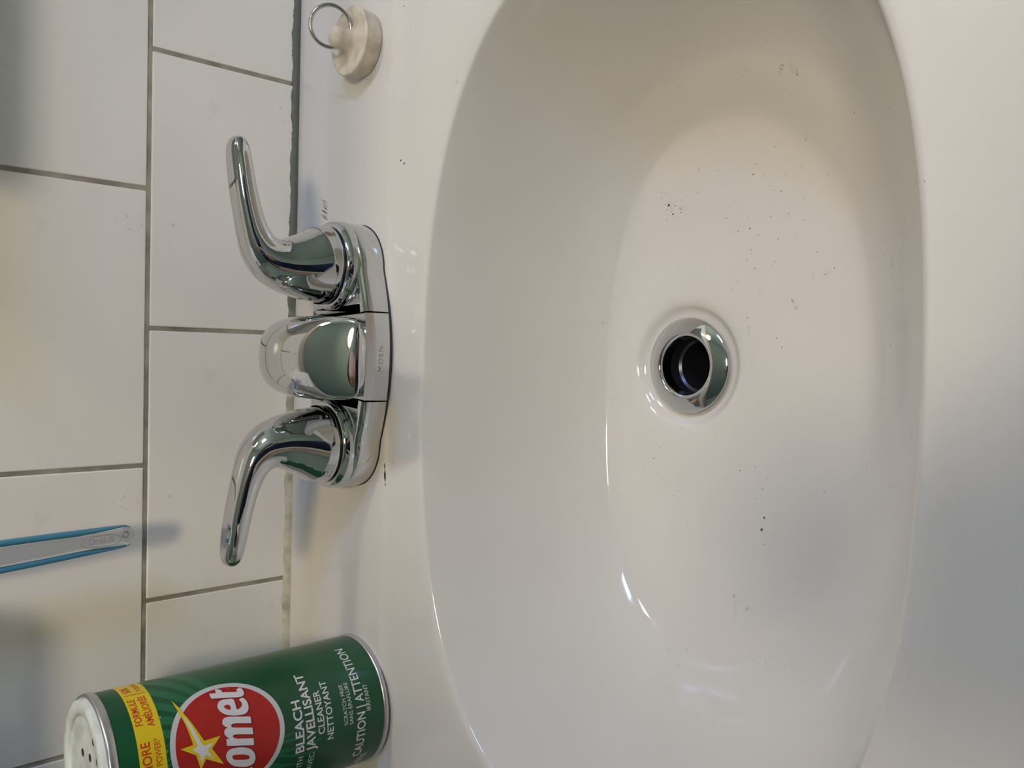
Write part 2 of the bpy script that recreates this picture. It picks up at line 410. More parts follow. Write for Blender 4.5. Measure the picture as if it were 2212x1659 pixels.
# ------------------------------------------------------------------ cleanser can
CC = (-199.0, -79.0); CR = 35.0
can = thing('cleanser_can', 'green cleanser can with a red round emblem, standing left of the faucet', 'can', (CC[0], CC[1], 0))
green = mat('green_label', (0.008, 0.105, 0.035), 0.28, spec=0.5)
noise_colour(green, (0.004, 0.058, 0.020), (0.007, 0.085, 0.031), 25, 0.35, 0.7)
green2 = mat('light_green_print', (0.013, 0.13, 0.05), 0.28)
green3 = mat('dark_green_print', (0.004, 0.05, 0.018), 0.28)
yellow = mat('yellow_print', (0.70, 0.52, 0.008), 0.3)
redp = mat('red_print', (0.38, 0.010, 0.007), 0.3)
redd = mat('dark_red_print', (0.20, 0.004, 0.008), 0.3)
silver = mat('silver_print', (0.55, 0.55, 0.56), 0.35)
whitep = mat('white_print', (0.66, 0.64, 0.66), 0.35)
redt = mat('red_lettering', (0.55, 0.05, 0.01), 0.35)
tin = mat('tin', (0.62, 0.60, 0.60), 0.28, metal=0.9)
lid_m = mat('powdery_lid', (0.74, 0.78, 0.72), 0.5); noise_colour(lid_m, (0.60, 0.63, 0.58), (0.80, 0.84, 0.79), 90, 0.35, 0.6)
def cyl(u, v, h): 
    th = u/CR; return (CC[0]+(CR+h)*math.sin(th), CC[1]-(CR+h)*math.cos(th), v)
def decal(name, VF, m, h, parent, du=0, dv=0, **kw):
    V, F = VF; return mesh(name, [cyl(x+du, y+dv, h) for x, y in V], F, m, parent=parent, **kw)
body = mesh('can_body', *lathe([(34.9, 2.8), (35, 3.4), (35, 138.6), (34.9, 139.2)], (CC[0], CC[1], 0), 128), green, parent=can, flat_angle=60)
mesh('bottom_rim', *lathe([(33.5, 0), (35.0, 0.0), (35.7, .7), (35.7, 2.2), (35.1, 3.1), (34, 3.2)], (CC[0], CC[1], 0), 128), tin, parent=can, flat_angle=60)
mesh('top_rim', *lathe([(34.5, 138.8), (35.3, 139.0), (35.8, 139.8), (35.9, 142.2), (35.4, 143.2), (34.6, 143.4), (33.9, 142.8), (33.8, 139.2)], (CC[0], CC[1], 0), 128), tin, parent=can, flat_angle=60)
lid = mesh('shaker_lid', *lathe([(33.8, 139.5), (33.9, 143.6), (33.4, 145.2), (32.2, 145.9), (28.5, 145.9), (27.3, 145.2), (26.8, 144.0), (0.01, 144.0)], (CC[0], CC[1], 0), 128), lid_m, parent=can, flat_angle=35)
hole_pts = [(19.4, -11), (20.6, -19), (12.5, -17.5), (10, -6), (2, -14), (0, -2), (-9, -9), (-8, 3), (8, 6), (-17, -3)]
for hx_, hy_ in hole_pts:
    mesh('shaker_hole', *lathe([(1.9, 0), (1.9, .12), (0.01, .12)], (CC[0]+hx_, CC[1]+hy_, 144.0), 14), dark_m, parent=lid, smooth=False)
def patch(u0, u1, v0, v1, n=40):
    V = []; F = []
    for i in range(n+1):
        u = u0+(u1-u0)*i/n; V += [(u, v0), (u, v1)]
    for i in range(n): F.append((2*i, 2*i+2, 2*i+3, 2*i+1))
    return V, F
UC = 13.3     # middle of the front of the label
band = decal('yellow_band', patch(UC-62, UC+62, 118.7, 130.5, 90), yellow, 0.08, can)
for i, (s, sz, u, v, bd, sx) in enumerate([('MORE', 4.0, 21.9, 125.2, .02, .92), ('CLEANING POWER*', 2.7, 22.6, 120.7, .006, .82), ('FORMULE', 3.2, 45.6, 126.2, .018, .80), ('AMÉLIORÉE', 3.2, 46.6, 121.2, .018, .78)]):
    decal('lettering', text_mesh(s, sz, bd, sx, 'RIGHT'), redt, 0.16, band, u, v)
for s, sz, u, v, bd in [('50%', 3.4, 51.2, 125.6, .018), ('POUVOIR', 2.4, 51.2, 120.9, .004)]:
    decal('lettering', text_mesh(s, sz, bd, .9, 'LEFT'), redt, 0.16, band, u, v)
decal('divider_line', patch(49.0, 49.5, 119.8, 129.6, 1), redt, 0.16, band)
# swirling streaks
V, F = [], []
EC = (UC+.2, 89.0)
for k in range(8):
    a0 = math.radians(6+k*12.2); base = len(V); n = 22
    for i in range(n+1):
        t = i/n; rr = 27.5+34*t; a = a0+t*0.22
        for e in (0, 1):
            aa = a+e*math.radians(7.4-1.2*t)
            V.append((EC[0]+rr*math.cos(aa), min(EC[1]+rr*math.sin(aa), 118.7)))
    for i in range(n): F.append((base+2*i, base+2*i+2, base+2*i+3, base+2*i+1))
decal('green_streaks', (V, F), green2, 0.04, can, kind='stuff')
V, F = [], []
for k in range(4):
    a0 = math.radians(207+k*14); base = len(V); n = 16
    for i in range(n+1):
        t = i/n; rr = 27.5+22*t; a = a0+t*0.2
        for e in (0, 1):
            aa = a+e*math.radians(8); V.append((EC[0]+rr*math.cos(aa), EC[1]+rr*math.sin(aa)))
    for i in range(n): F.append((base+2*i, base+2*i+2, base+2*i+3, base+2*i+1))
decal('green_streaks', (V, F), green2, 0.04, can, kind='stuff')
def disc(c, r, n=96, rings=10, r0=0.0):
    V, F = [], []
    for i in range(rings+1):
        rr = r0+(r-r0)*i/rings
        for j in range(n): V.append((c[0]+rr*math.cos(2*math.pi*j/n), c[1]+rr*math.sin(2*math.pi*j/n)))
    for i in range(rings):
        for j in range(n): F.append((i*n+j, i*n+(j+1) % n, (i+1)*n+(j+1) % n, (i+1)*n+j))
    return V, F
em = decal('round_emblem', disc(EC, 25.7, rings=14, r0=0.01), redp, 0.10, can)
decal('emblem_ring', disc(EC, 28.0, rings=2, r0=25.5), silver, 0.16, em)
def poly_mesh(pts, maxe=1.2):
    bm = bmesh.new(); vs = [bm.verts.new((p[0], p[1], 0)) for p in pts]; bm.faces.new(vs)
    bmesh.ops.triangulate(bm, faces=bm.faces)
    for _ in range(6):
        es = [e for e in bm.edges if e.calc_length() > maxe]
        if not es: break
        bmesh.ops.subdivide_edges(bm, edges=es, cuts=1); bmesh.ops.triangulate(bm, faces=bm.faces)
    bm.verts.index_update()
    r = [(v.co.x, v.co.y) for v in bm.verts], [tuple(v.index for v in f.verts) for f in bm.faces]; bm.free(); return r
G_t = [(39.2, 89.9), (38.5, 88.5), (37.5, 87.2), (36.1, 87.1), (34.3, 80.7), (34.6, 80.0), (35.5, 80.4), (36.3, 78.0), (34.7, 77.2), (32.8, 77.1), (31.7, 77.7), (31.1, 78.9), (31.2, 80.8), (34.1, 93.3), (37.2, 93.4), (36.5, 90.2)]
G_e = [(29.9, 80.7), (30.4, 78.7), (28.6, 77.4), (26.5, 77.1), (24.6, 77.3), (23.0, 78.4), (22.3, 80.2), (22.5, 83.0), (23.3, 86.3), (24.5, 89.1), (26.5, 91.1), (28.7, 91.8), (30.5, 91.2), (31.7, 89.9), (32.0, 87.9), (31.6, 85.5), (30.7, 83.1), (25.7, 83.2), (25.5, 81.9), (26.2, 80.6), (27.3, 79.9), (28.7, 80.2)]
G_e2 = [(28.0, 88.8), (28.7, 88.4), (28.9, 87.3), (28.3, 86.0), (26.2, 86.0), (26.7, 87.7)]
G_m = [(20.4, 77.5), (17.3, 77.6), (19.2, 85.0), (19.4, 86.9), (18.9, 87.7), (18.0, 87.4), (17.5, 86.3), (15.2, 77.6), (12.1, 77.5), (14.1, 85.0), (14.4, 87.0), (13.9, 87.7), (13.1, 87.3), (12.3, 85.9), (10.3, 77.6), (7.1, 77.7), (10.4, 91.0), (13.5, 90.9), (13.2, 89.2), (14.2, 90.4), (15.8, 91.4), (17.2, 91.3), (18.0, 90.6), (18.2, 89.3), (19.1, 90.5), (20.4, 91.5), (21.6, 91.4), (22.8, 90.6), (23.2, 89.0), (22.9, 87.0)]
G_o = [(8.5, 88.2), (7.9, 84.2), (6.4, 80.5), (4.4, 78.3), (2.1, 77.3), (-0.0, 77.3), (-1.7, 78.3), (-2.2, 80.9), (-1.3, 84.4), (0.4, 88.2), (2.8, 90.6), (5.2, 91.7), (6.9, 91.5), (8.2, 90.2)]
G_o2 = [(4.6, 88.7), (5.4, 88.4), (5.2, 86.8), (4.7, 84.7), (3.9, 82.2), (3.0, 80.6), (2.2, 80.1), (1.5, 80.5), (1.6, 82.2), (2.4, 85.4), (3.1, 87.5), (3.8, 88.4)]
G_star = [(38.7, 111.2), (33.6, 108.9), (30.7, 108.0), (15.5, 101.3), (15.7, 93.4), (11.1, 98.1), (2.7, 92.9), (7.4, 101.2), (3.3, 103.9), (10.3, 105.7), (14.7, 112.5), (15.1, 106.5), (25.0, 108.3), (30.2, 109.6), (34.0, 110.4)]
G_core = [(29.2, 108.4), (26.2, 106.8), (14.7, 102.6), (13.3, 101.5), (13.6, 97.2), (11.0, 100.1), (6.6, 97.8), (9.4, 101.3), (6.4, 103.4), (10.5, 104.3), (13.0, 107.2), (14.1, 104.5), (22.9, 107.0)]
G_c = []
for k in range(25):
    a = math.radians(48+264*k/24); G_c.append((-7.3+6.6*math.cos(a), 86.2+9.3*math.sin(a)))
for k in range(25):
    a = math.radians(312-264*k/24); G_c.append((-7.1+3.0*math.cos(a), 86.2+6.0*math.sin(a)))
def smooth_poly(p, k=3):
    n = len(p); out = []
    for i in range(n):
        p0, p1, p2, p3 = p[i-1], p[i], p[(i+1) % n], p[(i+2) % n]
        for s_ in range(k):
            t = s_/k
            out.append(tuple(0.5*((2*b)+(-a+c)*t+(2*a-5*b+4*c-d)*t*t+(-a+3*b-3*c+d)*t**3) for a, b, c, d in zip(p0, p1, p2, p3)))
    return out
G_e, G_e2, G_o, G_o2 = smooth_poly(G_e, 2), smooth_poly(G_e2), smooth_poly(G_o), smooth_poly(G_o2)
def grow(p, d): return inset(p, -d if sum(p[i-1][0]*p[i][1]-p[i][0]*p[i-1][1] for i in range(len(p))) > 0 else d)
for g in (G_c, G_o, G_m, G_e, G_t):
    decal('lettering_shade', poly_mesh([(x-.25, z-.35) for x, z in grow(g, .3)]), redd, 0.20, em)
    decal('lettering', poly_mesh(g), whitep, 0.30, em)
for g in (G_o2, G_e2): decal('lettering_counter', poly_mesh(g), redp, 0.40, em)
decal('lettering', text_mesh('®', 1.5, 0, 1, 'CENTER'), mat('pink_print', (.5, .15, .13), .4), 0.3, em, 37.9, 83.0)
decal('star', poly_mesh(G_star), yellow, 0.36, em)
decal('star_core', poly_mesh(G_core), whitep, 0.46, em)
for s, sz, bd, u, v, al, sx in [('BLEACH', 4.7, .02, -4.4, 51.0, 'LEFT', 1.09), ('WITH', 3.1, -.004, -6.2, 51.0, 'RIGHT', .95), ('JAVELLISANT', 4.7, .02, -4.2, 44.8, 'LEFT', 1.02), ('AVEC', 3.1, -.004, -6.2, 44.8, 'RIGHT', .95),
                         ('CLEANER', 3.6, .014, UC-.3, 39.3, 'CENTER', 1.0), ('NETTOYANT', 3.6, .014, UC-.3, 34.2, 'CENTER', .99),
                         ('SCRATCH FREE', 2.2, 0.0, UC, 25.6, 'CENTER', .98), ('SANS ÉRAFLURE', 2.2, 0.0, UC, 22.4, 'CENTER', .98),
                         ('CAUTION | ATTENTION', 5.0, .012, UC, 15.0, 'CENTER', .84), ('IRRITANT', 2.5, .004, UC+.4, 11.4, 'CENTER', .9), ('400g', 4.0, 0.0, -19.5, 11.6, 'RIGHT', .9)]:
    decal('lettering', text_mesh(s, sz, bd, sx, al), whitep, 0.12, can, u, v)

# ------------------------------------------------------------------ stopper with its ring
SB = (174.5, -74.5)
rub = mat('beige_rubber', (0.62, 0.56, 0.47), 0.5); noise_colour(rub, (0.50, 0.43, 0.33), (0.68, 0.62, 0.50), 120, 0.35, 0.6); bump(rub, 500, .25, .0004)
st = thing('sink_stopper', 'beige rubber sink stopper with a metal pull ring, resting right of the faucet', 'stopper', (SB[0], SB[1], 0))
mesh('plug', *lathe(catmull([(0.01, 0.1), (15.5, 0.1), (17.3, .3), (17.9, 1.2), (18.6, 8.4), (19.1, 10.0), (18.8, 11.0), (17.8, 11.3), (14.5, 10.7), (9.0, 10.4), (6.6, 11.6), (5.6, 14.0), (5.5, 16.6), (5.9, 18.6), (5.2, 20.6), (3.2, 21.9), (.01, 22.3)], 4), (SB[0], SB[1], 0), 64), rub, parent=st)
RC = Vector((SB[0]+5.5, SB[1]+1.5, 21.5)); nrm = Vector((-.15, -.86, .35)).normalized(); ax = nrm.cross(Vector((0, 0, 1))).normalized(); ay = nrm.cross(ax)
rings = []
for j in range(64):
    a = 2*math.pi*j/64; d = ax*math.cos(a)+ay*math.sin(a)
    rings.append([tuple(RC+d*(11.0+1.1*math.cos(q))+nrm*1.1*math.sin(q)) for q in (2*math.pi*k/10 for k in range(10))])
V, F = loft(rings, True, False, False); n = 10
F += [((63)*n+k, 63*n+(k+1) % n, (k+1) % n, k) for k in range(n)]
mesh('pull_ring', V, F, steel, parent=st)

# ------------------------------------------------------------------ toothbrush hanging by the wall
TBX, TBY = -99.5, -31.0
tb = thing('toothbrush', 'blue and clear plastic toothbrush hanging handle down in front of the tiles', 'toothbrush', (TBX, TBY, 109))
blue = mat('blue_rubber', (0.045, 0.20, 0.31), 0.45)
clear = mat('clear_plastic', (0.93, 0.92, 0.9), 0.12, trans=0.92, ior=1.25)
def tb_hw(z):
    z -= 109
    if z < 5.9: return math.sqrt(max(0.0, 5.9**2-(5.9-z)**2))
    if z < 95: return 5.9+2.3*math.sin(min(1, (z-6)/80)*math.pi/2)
    if z < 130: return 8.2-4.8*(0.5-0.5*math.cos((z-95)/35*math.pi))
    return 3.4
def tb_cx(z): return TBX-(z-109)*0.055
rings = []
zs = [109.02, 109.3, 110, 111, 112.5, 115.2]+[118+4*i for i in range(33)]+[258]
def tbring(z, x0, x1, t): 
    c = (x0+x1)/2; h = (x1-x0)/2
    return [(c+h*sgn(math.cos(a), .7), TBY+t*sgn(math.sin(a), .8), z) for a in (2*math.pi*j/20 for j in range(20))]
for z in zs:
    h = max(.2, tb_hw(z)); hh = h-(1.0 if z > 115 else 0.0) if z < 233 else h
    rings.append(tbring(z, tb_cx(z)-hh*.72 if z > 115 else tb_cx(z)-h, tb_cx(z)+hh*.72 if z > 115 else tb_cx(z)+h, 2.4 if z > 111 else 1.2+.4*(z-109)))
core = mesh('handle_core', *loft(rings), clear, parent=tb)
for s in (1, -1):
    rings = []
    for z in [111.2, 112, 114]+[116+5*i for i in range(24)]:
        h = tb_hw(z); k = min(1, (z-110.6)/26); a = tb_cx(z)+s*(h+.05); b_ = tb_cx(z)+s*(h-.4-2.6*k)
        rings.append(tbring(z, min(a, b_), max(a, b_), 2.7*min(1, .5+k)))
    mesh('grip', *loft(rings), blue, parent=tb)
ro = []
for a in range(40):
    q = 2*math.pi*a/40; c = (tb_cx(126), 126)
    p = (c[0]+2.9*sgn(math.cos(q), .7), c[1]+9.5*sgn(math.sin(q), .7))
    ro.append([(p[0]+.28*math.cos(t)*math.cos(q), TBY-2.45-.28*math.sin(t), p[1]+.28*math.cos(t)*math.sin(q)) for t in (2*math.pi*k/6 for k in range(6))])
V, F = loft(ro, True, False, False); F += [(39*6+k, 39*6+(k+1) % 6, (k+1) % 6, k) for k in range(6)]
emb = mat('embossed_plastic', (0.36, 0.36, 0.345), 0.3)
mesh('oval_emboss', V, F, emb, parent=tb)
V2, F2 = text_mesh('Oral-B', 3.3, .012, 1.0, 'CENTER')
mesh('lettering', [(tb_cx(126)-1.4+y, TBY-2.62, 126-x*.95) for x, y in V2], F2, emb, parent=tb, smooth=False)
ro = [[(tb_cx(112.6)+2.2*0+(1.5+.45*math.cos(t))*math.cos(q)+1.2, TBY-2.3-.45*math.sin(t), 114+(1.5+.45*math.cos(t))*math.sin(q)) for t in (2*math.pi*k/6 for k in range(6))] for q in (2*math.pi*a/20 for a in range(20))]
V, F = loft(ro, True, False, False); F += [(19*6+k, 19*6+(k+1) % 6, (k+1) % 6, k) for k in range(6)]
mesh('hanging_eye', V, F, mat('grey_plastic', (.25, .25, .24), .3), parent=tb)

# ------------------------------------------------------------------ ceiling lamp
L_ = Vector(LAMP)*1000
lp = thing('ceiling_lamp', 'round white ceiling lamp mirrored in the top of the chrome spout', 'lamp', (L_[0], L_[1], ZC))
glow = mat('lamp_glass', (0.9, 0.85, 0.75), 0.3, emit=(1.0, 0.84, 0.61), emits=70.0)
mesh('lamp_base', *lathe([(160, 0), (160, -25), (150, -32), (0.01, -32)], (L_[0], L_[1], ZC), 48), white_paint, parent=lp, flat_angle=40)
mesh('lamp_shade', *lathe(catmull([(146, -30), (140, -50), (112, -78), (63, -93), (0.5, -98)], 4), (L_[0], L_[1], ZC), 40), glow, parent=lp)

vl = thing('vanity_lamp', 'frosted glass vanity lamp on the wall above the sink', 'lamp', (520, -20, 790))
glow2 = mat('vanity_glass', (0.9, 0.85, 0.75), 0.3, emit=(1.0, 0.84, 0.62), emits=58.0)
mesh('lamp_base', *box(440, 600, -22, -0.2, 760, 840, 4), white_paint, parent=vl, flat_angle=40)
mesh('lamp_arm', *lathe([(9, 0), (9, 40)], (520, -60, 780), 20), chrome, parent=vl)
mesh('lamp_shade', *lathe(catmull([(30, 30), (52, 10), (58, -25), (46, -60), (20, -78), (.5, -80)], 4), (520, -95, 780), 40), glow2, parent=vl)

# ------------------------------------------------------------------ shelf and cabinet added out of view to shade the tiles; brush holder
cab_m = mat('cabinet_white', (0.70, 0.69, 0.66), 0.35)
sh = thing('shading_shelf', 'unseen white shelf added above the stopper to shade the wall', 'shelf', (190, 0, 238))  # unseen board, added to darken the upper right tiles
mesh('board', *box(88, 330, -82, -0.1, 238, 252, 1.5), cab_m, parent=sh, flat_angle=35)
for bx_ in (110, 285): mesh('bracket', *join(box(bx_-3, bx_+3, -4, -0.1, 205, 238), box(bx_-3, bx_+3, -70, -4, 234, 238)), cab_m, parent=sh, smooth=False)
for nm, x0, x1, lab in (('shading_cabinet', -420, -120, 'unseen white cabinet added above the cleanser can to shade the wall'),):  # unseen box, added to block light from the upper left tiles
    c = thing(nm, lab, 'cabinet', ((x0+x1)/2, 0, 228))
    mesh('body', *box(x0, x1, -70, -0.1, 228, 640, 1.5), cab_m, parent=c, flat_angle=35)
    d = mesh('door', *box(x0+2, x1-2, -87, -71, 232, 638, 2), cab_m, parent=c, flat_angle=35)
    ko = mesh('knob', *lathe([(3, 0), (3, 8), (8, 12), (8, 18), (5, 21), (.01, 21.5)], (0, 0, 0), 20), chrome, parent=d)
    kx = x1-20 if x0 < 0 else x0+20
    b_ = root_base(d)
    for v in ko.data.vertices:
        x, y, z = v.co*1000+b_; v.co = ((kx+x-b_[0])/1000, (-87-z-b_[1])/1000, (300+y-b_[2])/1000)
hd = thing('brush_holder', 'small chrome wall ring holding the toothbrush', 'holder', (-108, 0, 250))
_wp = mesh('wall_plate', *lathe([(0.01, 0), (13, 0), (13, 2.5), (11, 4), (.01, 4)], (0, 0, 0), 32), chrome, parent=hd)
for v in _wp.data.vertices:
    x, y, z = v.co*1000+BASE[hd]; v.co = (x/1000, (-0.1-z)/1000, y/1000)
mesh('arm', *box(-111, -105, -24, -3, 248, 252, 1), chrome, parent=hd, flat_angle=35)
ro = [[(-107.5+(8.2+1.6*math.cos(t))*math.cos(q), -31+(8.2+1.6*math.cos(t))*math.sin(q), 250+1.6*math.sin(t)) for t in (2*math.pi*k/8 for k in range(8))] for q in (2*math.pi*a/32 for a in range(32))]
V, F = loft(ro, True, False, False); F += [(31*8+k, 31*8+(k+1) % 8, (k+1) % 8, k) for k in range(8)]
mesh('ring', V, F, chrome, parent=hd)
# brush head above the ring
mesh('brush_head', *box(-114, -102, -34, -29, 262, 292, 2), clear, parent=tb, flat_angle=40)
bl = []
for i in range(5):
    for k in range(9):
        bl.append(box(-113+i*2.3, -111.6+i*2.3, -44, -34.2, 264+k*3.1, 266.2+k*3.1))
mesh('bristles', *join(*bl), white_paint, parent=tb, smooth=False, kind='stuff')

# ------------------------------------------------------------------ vanity cabinet below the sink
vc = thing('vanity_cabinet', 'white vanity cabinet carrying the sink', 'cabinet', (0, -223, -820))
mesh('body', *join(box(-262, -244, -430, -1, -740, -51), box(244, 262, -430, -1, -740, -51), box(-244, 244, -18, -1, -740, -51), box(-244, 244, -430, -19, -740, -722), box(-244, 244, -430, -412, -150, -51), box(-240, 240, -390, -20, -820, -740)), cab_m, parent=vc, smooth=False)
for x0, x1, kx in ((-258, -2, -24), (2, 258, 24)):
    d = mesh('door', *box(x0, x1, -449, -431, -730, -70, 2), cab_m, parent=vc, flat_angle=35)
    mesh('knob', *[([(kx+x, -449-z, -150+y) for x, y, z in lathe([(3, 0), (3, 8), (8, 12), (8, 18), (5, 21), (.01, 21.5)], (0, 0, 0), 20)[0]]), lathe([(3, 0), (3, 8), (8, 12), (8, 18), (5, 21), (.01, 21.5)], (0, 0, 0), 20)[1]], chrome, parent=d)

# ------------------------------------------------------------------ the person taking the picture, mirrored in the chrome
def skin(P, E, rad, sub=2, root=0):
    me = bpy.data.meshes.new('s'); me.from_pydata([(p[0]/1000, p[1]/1000, p[2]/1000) for p in P], E, [])
    o = bpy.data.objects.new('s', me); COL.objects.link(o)
    m = o.modifiers.new('Skin', 'SKIN'); m.branch_smoothing = 0.6; m.use_smooth_shade = True
    if not me.skin_vertices: me.skin_vertices.new()
    for i, r in enumerate(rad):
        rr = r if isinstance(r, tuple) else (r, r)
        me.skin_vertices[0].data[i].radius = (rr[0]/1000, rr[1]/1000)
        me.skin_vertices[0].data[i].use_root = (i == root)
    sb = o.modifiers.new('Sub', 'SUBSURF'); sb.levels = sub; sb.render_levels = sub
    dg = bpy.context.evaluated_depsgraph_get(); ev = o.evaluated_get(dg); em_ = ev.to_mesh()
    V = [tuple(v.co*1000) for v in em_.vertices]; F = [tuple(p.vertices) for p in em_.polygons]
    ev.to_mesh_clear(); bpy.data.objects.remove(o); bpy.data.meshes.remove(me); return V, F
PX, PY = -70.0, -770.0
skin_m = mat('skin', (0.55, 0.34, 0.25), 0.5); navy = mat('navy_shirt', (0.012, 0.022, 0.075), 0.8); bump(navy, 700, .3, .0006)
jeans = mat('dark_trousers', (0.02, 0.022, 0.03), 0.8); hair_m = mat('dark_hair', (0.02, 0.014, 0.01), 0.6)
ps = thing('person', 'person in a navy shirt standing in front of the sink holding a phone', 'person', (PX, PY, -820))
camR = Matrix(R).transposed(); camP = Vector((3.02, -492.4, 252.45))
def cp_(x, y, z): return tuple(camP+camR @ Vector((x, y, z)))
neck_z = 560
Pn = [(PX, PY, 60), (PX, PY+5, 200), (PX, PY+8, 340), (PX, PY+5, 470), (PX, PY+8, 545), (PX, PY+22, 600),
      (PX+95, PY, 500), (PX+175, PY, 480), (PX+215, PY-10, 330), (PX+232, PY+5, 205), (PX+165, PY+95, 160), cp_(150, 58, 34),
      (PX-95, PY, 500), (PX-175, PY, 480), (PX-215, PY-15, 330), (PX-232, PY-10, 205), (PX-240, PY+25, 80), (PX-238, PY+45, -25),
      (PX+85, PY, 20), (PX+100, PY+5, -190), (PX+105, PY+10, -370), (PX+108, PY-8, -560), (PX+110, PY-10, -735), (PX+112, PY+60, -790), (PX+116, PY+130, -800),
      (PX-85, PY, 20), (PX-100, PY+5, -190), (PX-105, PY+10, -370), (PX-108, PY-8, -560), (PX-110, PY-10, -735), (PX-112, PY+60, -790), (PX-116, PY+130, -800)]
Ee = [(0, 1), (1, 2), (2, 3), (3, 4), (4, 5), (3, 6), (6, 7), (7, 8), (8, 9), (9, 10), (10, 11), (3, 12), (12, 13), (13, 14), (14, 15), (15, 16), (16, 17),
      (0, 18), (18, 19), (19, 20), (20, 21), (21, 22), (22, 23), (23, 24), (0, 25), (25, 26), (26, 27), (27, 28), (28, 29), (29, 30), (30, 31)]
Rd = [(124, 84), (130, 88), (145, 98), (120, 80), 58, 52, 70, 56, 46, 40, 35, 26, 70, 56, 46, 40, 35, 26, 76, 72, 54, 50, 36, 32, 26, 76, 72, 54, 50, 36, 32, 26]
parts = [skin(Pn, Ee, Rd)]
# head with brow, nose, chin
hx, hy, hz = PX, PY+48, 690
hd_b = bmesh.new(); bmesh.ops.create_icosphere(hd_b, subdivisions=4, radius=1.0)
for v in hd_b.verts:
    x, y, z = v.co
    j = max(0.0, -z)
    X = x*76*(1-.28*j*j); Y = y*96*(1-.12*j) + 6*max(0, y)*j; Z = z*116
    nose = math.exp(-((x/.16)**2+((z+.08)/.17)**2))*max(0, y)*24
    eye = -math.exp(-(((abs(x)-.36)/.17)**2+((z-.06)/.11)**2))*max(0, y)*8
    mouth = math.exp(-((x/.3)**2+((z+.45)/.06)**2))*max(0, y)*4
    ear = math.exp(-(((y+.02)/.12)**2+((z+.02)/.2)**2))*max(0, abs(x)-.9)*120
    Y += nose+eye+mouth; X += math.copysign(ear, x)
    p = Matrix.Rotation(math.radians(-32), 3, 'X') @ Vector((X, Y, Z)); v.co = (hx+p.x, hy+p.y, hz+p.z)
hd_b.verts.index_update()
parts.append(([tuple(v.co) for v in hd_b.verts], [tuple(v.index for v in f.verts) for f in hd_b.faces])); hd_b.free()
# right hand around the phone: palm, four fingers over its back, thumb on the screen
def chain(pts, rad): return skin(pts, [(i, i+1) for i in range(len(pts)-1)], rad, 2)
parts.append(chain([cp_(150, 58, 34), cp_(128, 48, 26), cp_(98, 40, 18), cp_(78, 38, 14)], [(24, 20), (26, 17), (28, 15), (22, 12)]))
for i, (fx_, ln) in enumerate(((66, 1.0), (86, 1.08), (105, 1.0), (122, .82))):
    parts.append(chain([cp_(fx_+8, 38, 14), cp_(fx_+3, 34, 0), cp_(fx_, 22, -8.5), cp_(fx_-2, 22-22*ln, -9.5), cp_(fx_-3, 22-38*ln, -8.5)], [10, 9.5, 8.6, 8, 6.8]))
parts.append(chain([cp_(112, 46, 26), cp_(88, 34, 28), cp_(66, 16, 22), cp_(52, 2, 19)], [14, 11, 9.5, 8]))
# left hand hanging, slightly curled
lx, ly, lz = PX-238, PY+45, -25
parts.append(chain([(lx, ly, lz), (lx, ly+6, lz-35), (lx, ly+12, lz-75), (lx, ly+14, lz-92)], [(22, 26), (14, 30), (14, 36), (12, 32)]))
for i, (dy, ln) in enumerate(((34, .92), (16, 1.0), (-2, .95), (-19, .75))):
    parts.append(chain([(lx, ly+8+dy, lz-85), (lx+2, ly+10+dy, lz-85-30*ln), (lx+12, ly+12+dy, lz-85-55*ln), (lx+26, ly+13+dy, lz-85-70*ln)], [10, 9, 8.2, 6.8]))
parts.append(chain([(lx+6, ly+30, lz-30), (lx+18, ly+48, lz-58), (lx+24, ly+52, lz-82)], [13, 10.5, 8]))
mesh('body', *join(*parts), skin_m, parent=ps)
shirt = skin([(PX, PY, -120), *Pn[1:5], Pn[6], Pn[7], Pn[8], Pn[9], (PX+215, PY+30, 190), Pn[12], Pn[13], Pn[14], Pn[15], (PX-234, PY+0, 170)],
             [(0, 1), (1, 2), (2, 3), (3, 4), (3, 5), (5, 6), (6, 7), (7, 8), (8, 9), (3, 10), (10, 11), (11, 12), (12, 13), (13, 14)],
             [(172, 122), (152, 108), (158, 110), (134, 92), 66, 82, 68, 58, 50, 46, 82, 68, 58, 50, 46])
mesh('shirt', *shirt, navy, parent=ps)
tr = skin([(PX, PY, 130), (PX, PY, 20), (PX+85, PY, 0), (PX+100, PY+5, -190), (PX+105, PY+10, -370), (PX+108, PY-8, -560), (PX+110, PY-10, -745), (PX-85, PY, 0), (PX-100, PY+5, -190), (PX-105, PY+10, -370), (PX-108, PY-8, -560), (PX-110, PY-10, -745)],
          [(0, 1), (1, 2), (2, 3), (3, 4), (4, 5), (5, 6), (1, 7), (7, 8), (8, 9), (9, 10), (10, 11)], [(158, 108), (150, 110), 98, 90, 70, 62, 54, 98, 90, 70, 62, 54])
mesh('trousers', *tr, jeans, parent=ps)
for s in (1, -1):
    mesh('shoe', *skin([(PX+110*s, PY-40, -790), (PX+112*s, PY+40, -788), (PX+116*s, PY+120, -797), (PX+118*s, PY+150, -799)], [(0, 1), (1, 2), (2, 3)], [(38, 29), (42, 30), (42, 22), (30, 18)]), jeans, parent=ps)
hb = bmesh.new(); bmesh.ops.create_icosphere(hb, subdivisions=4, radius=1.0)
for v in hb.verts:
    x, y, z = v.co
    k = 1.0 if (z > .38 or y < .05) else 0.86
    if z < -.35: k = .8
    p = Matrix.Rotation(math.radians(-32), 3, 'X') @ Vector((x*84*k, y*104*k-3, z*123*k+2)); v.co = (hx+p.x, hy+p.y, hz+p.z)
hb.verts.index_update()
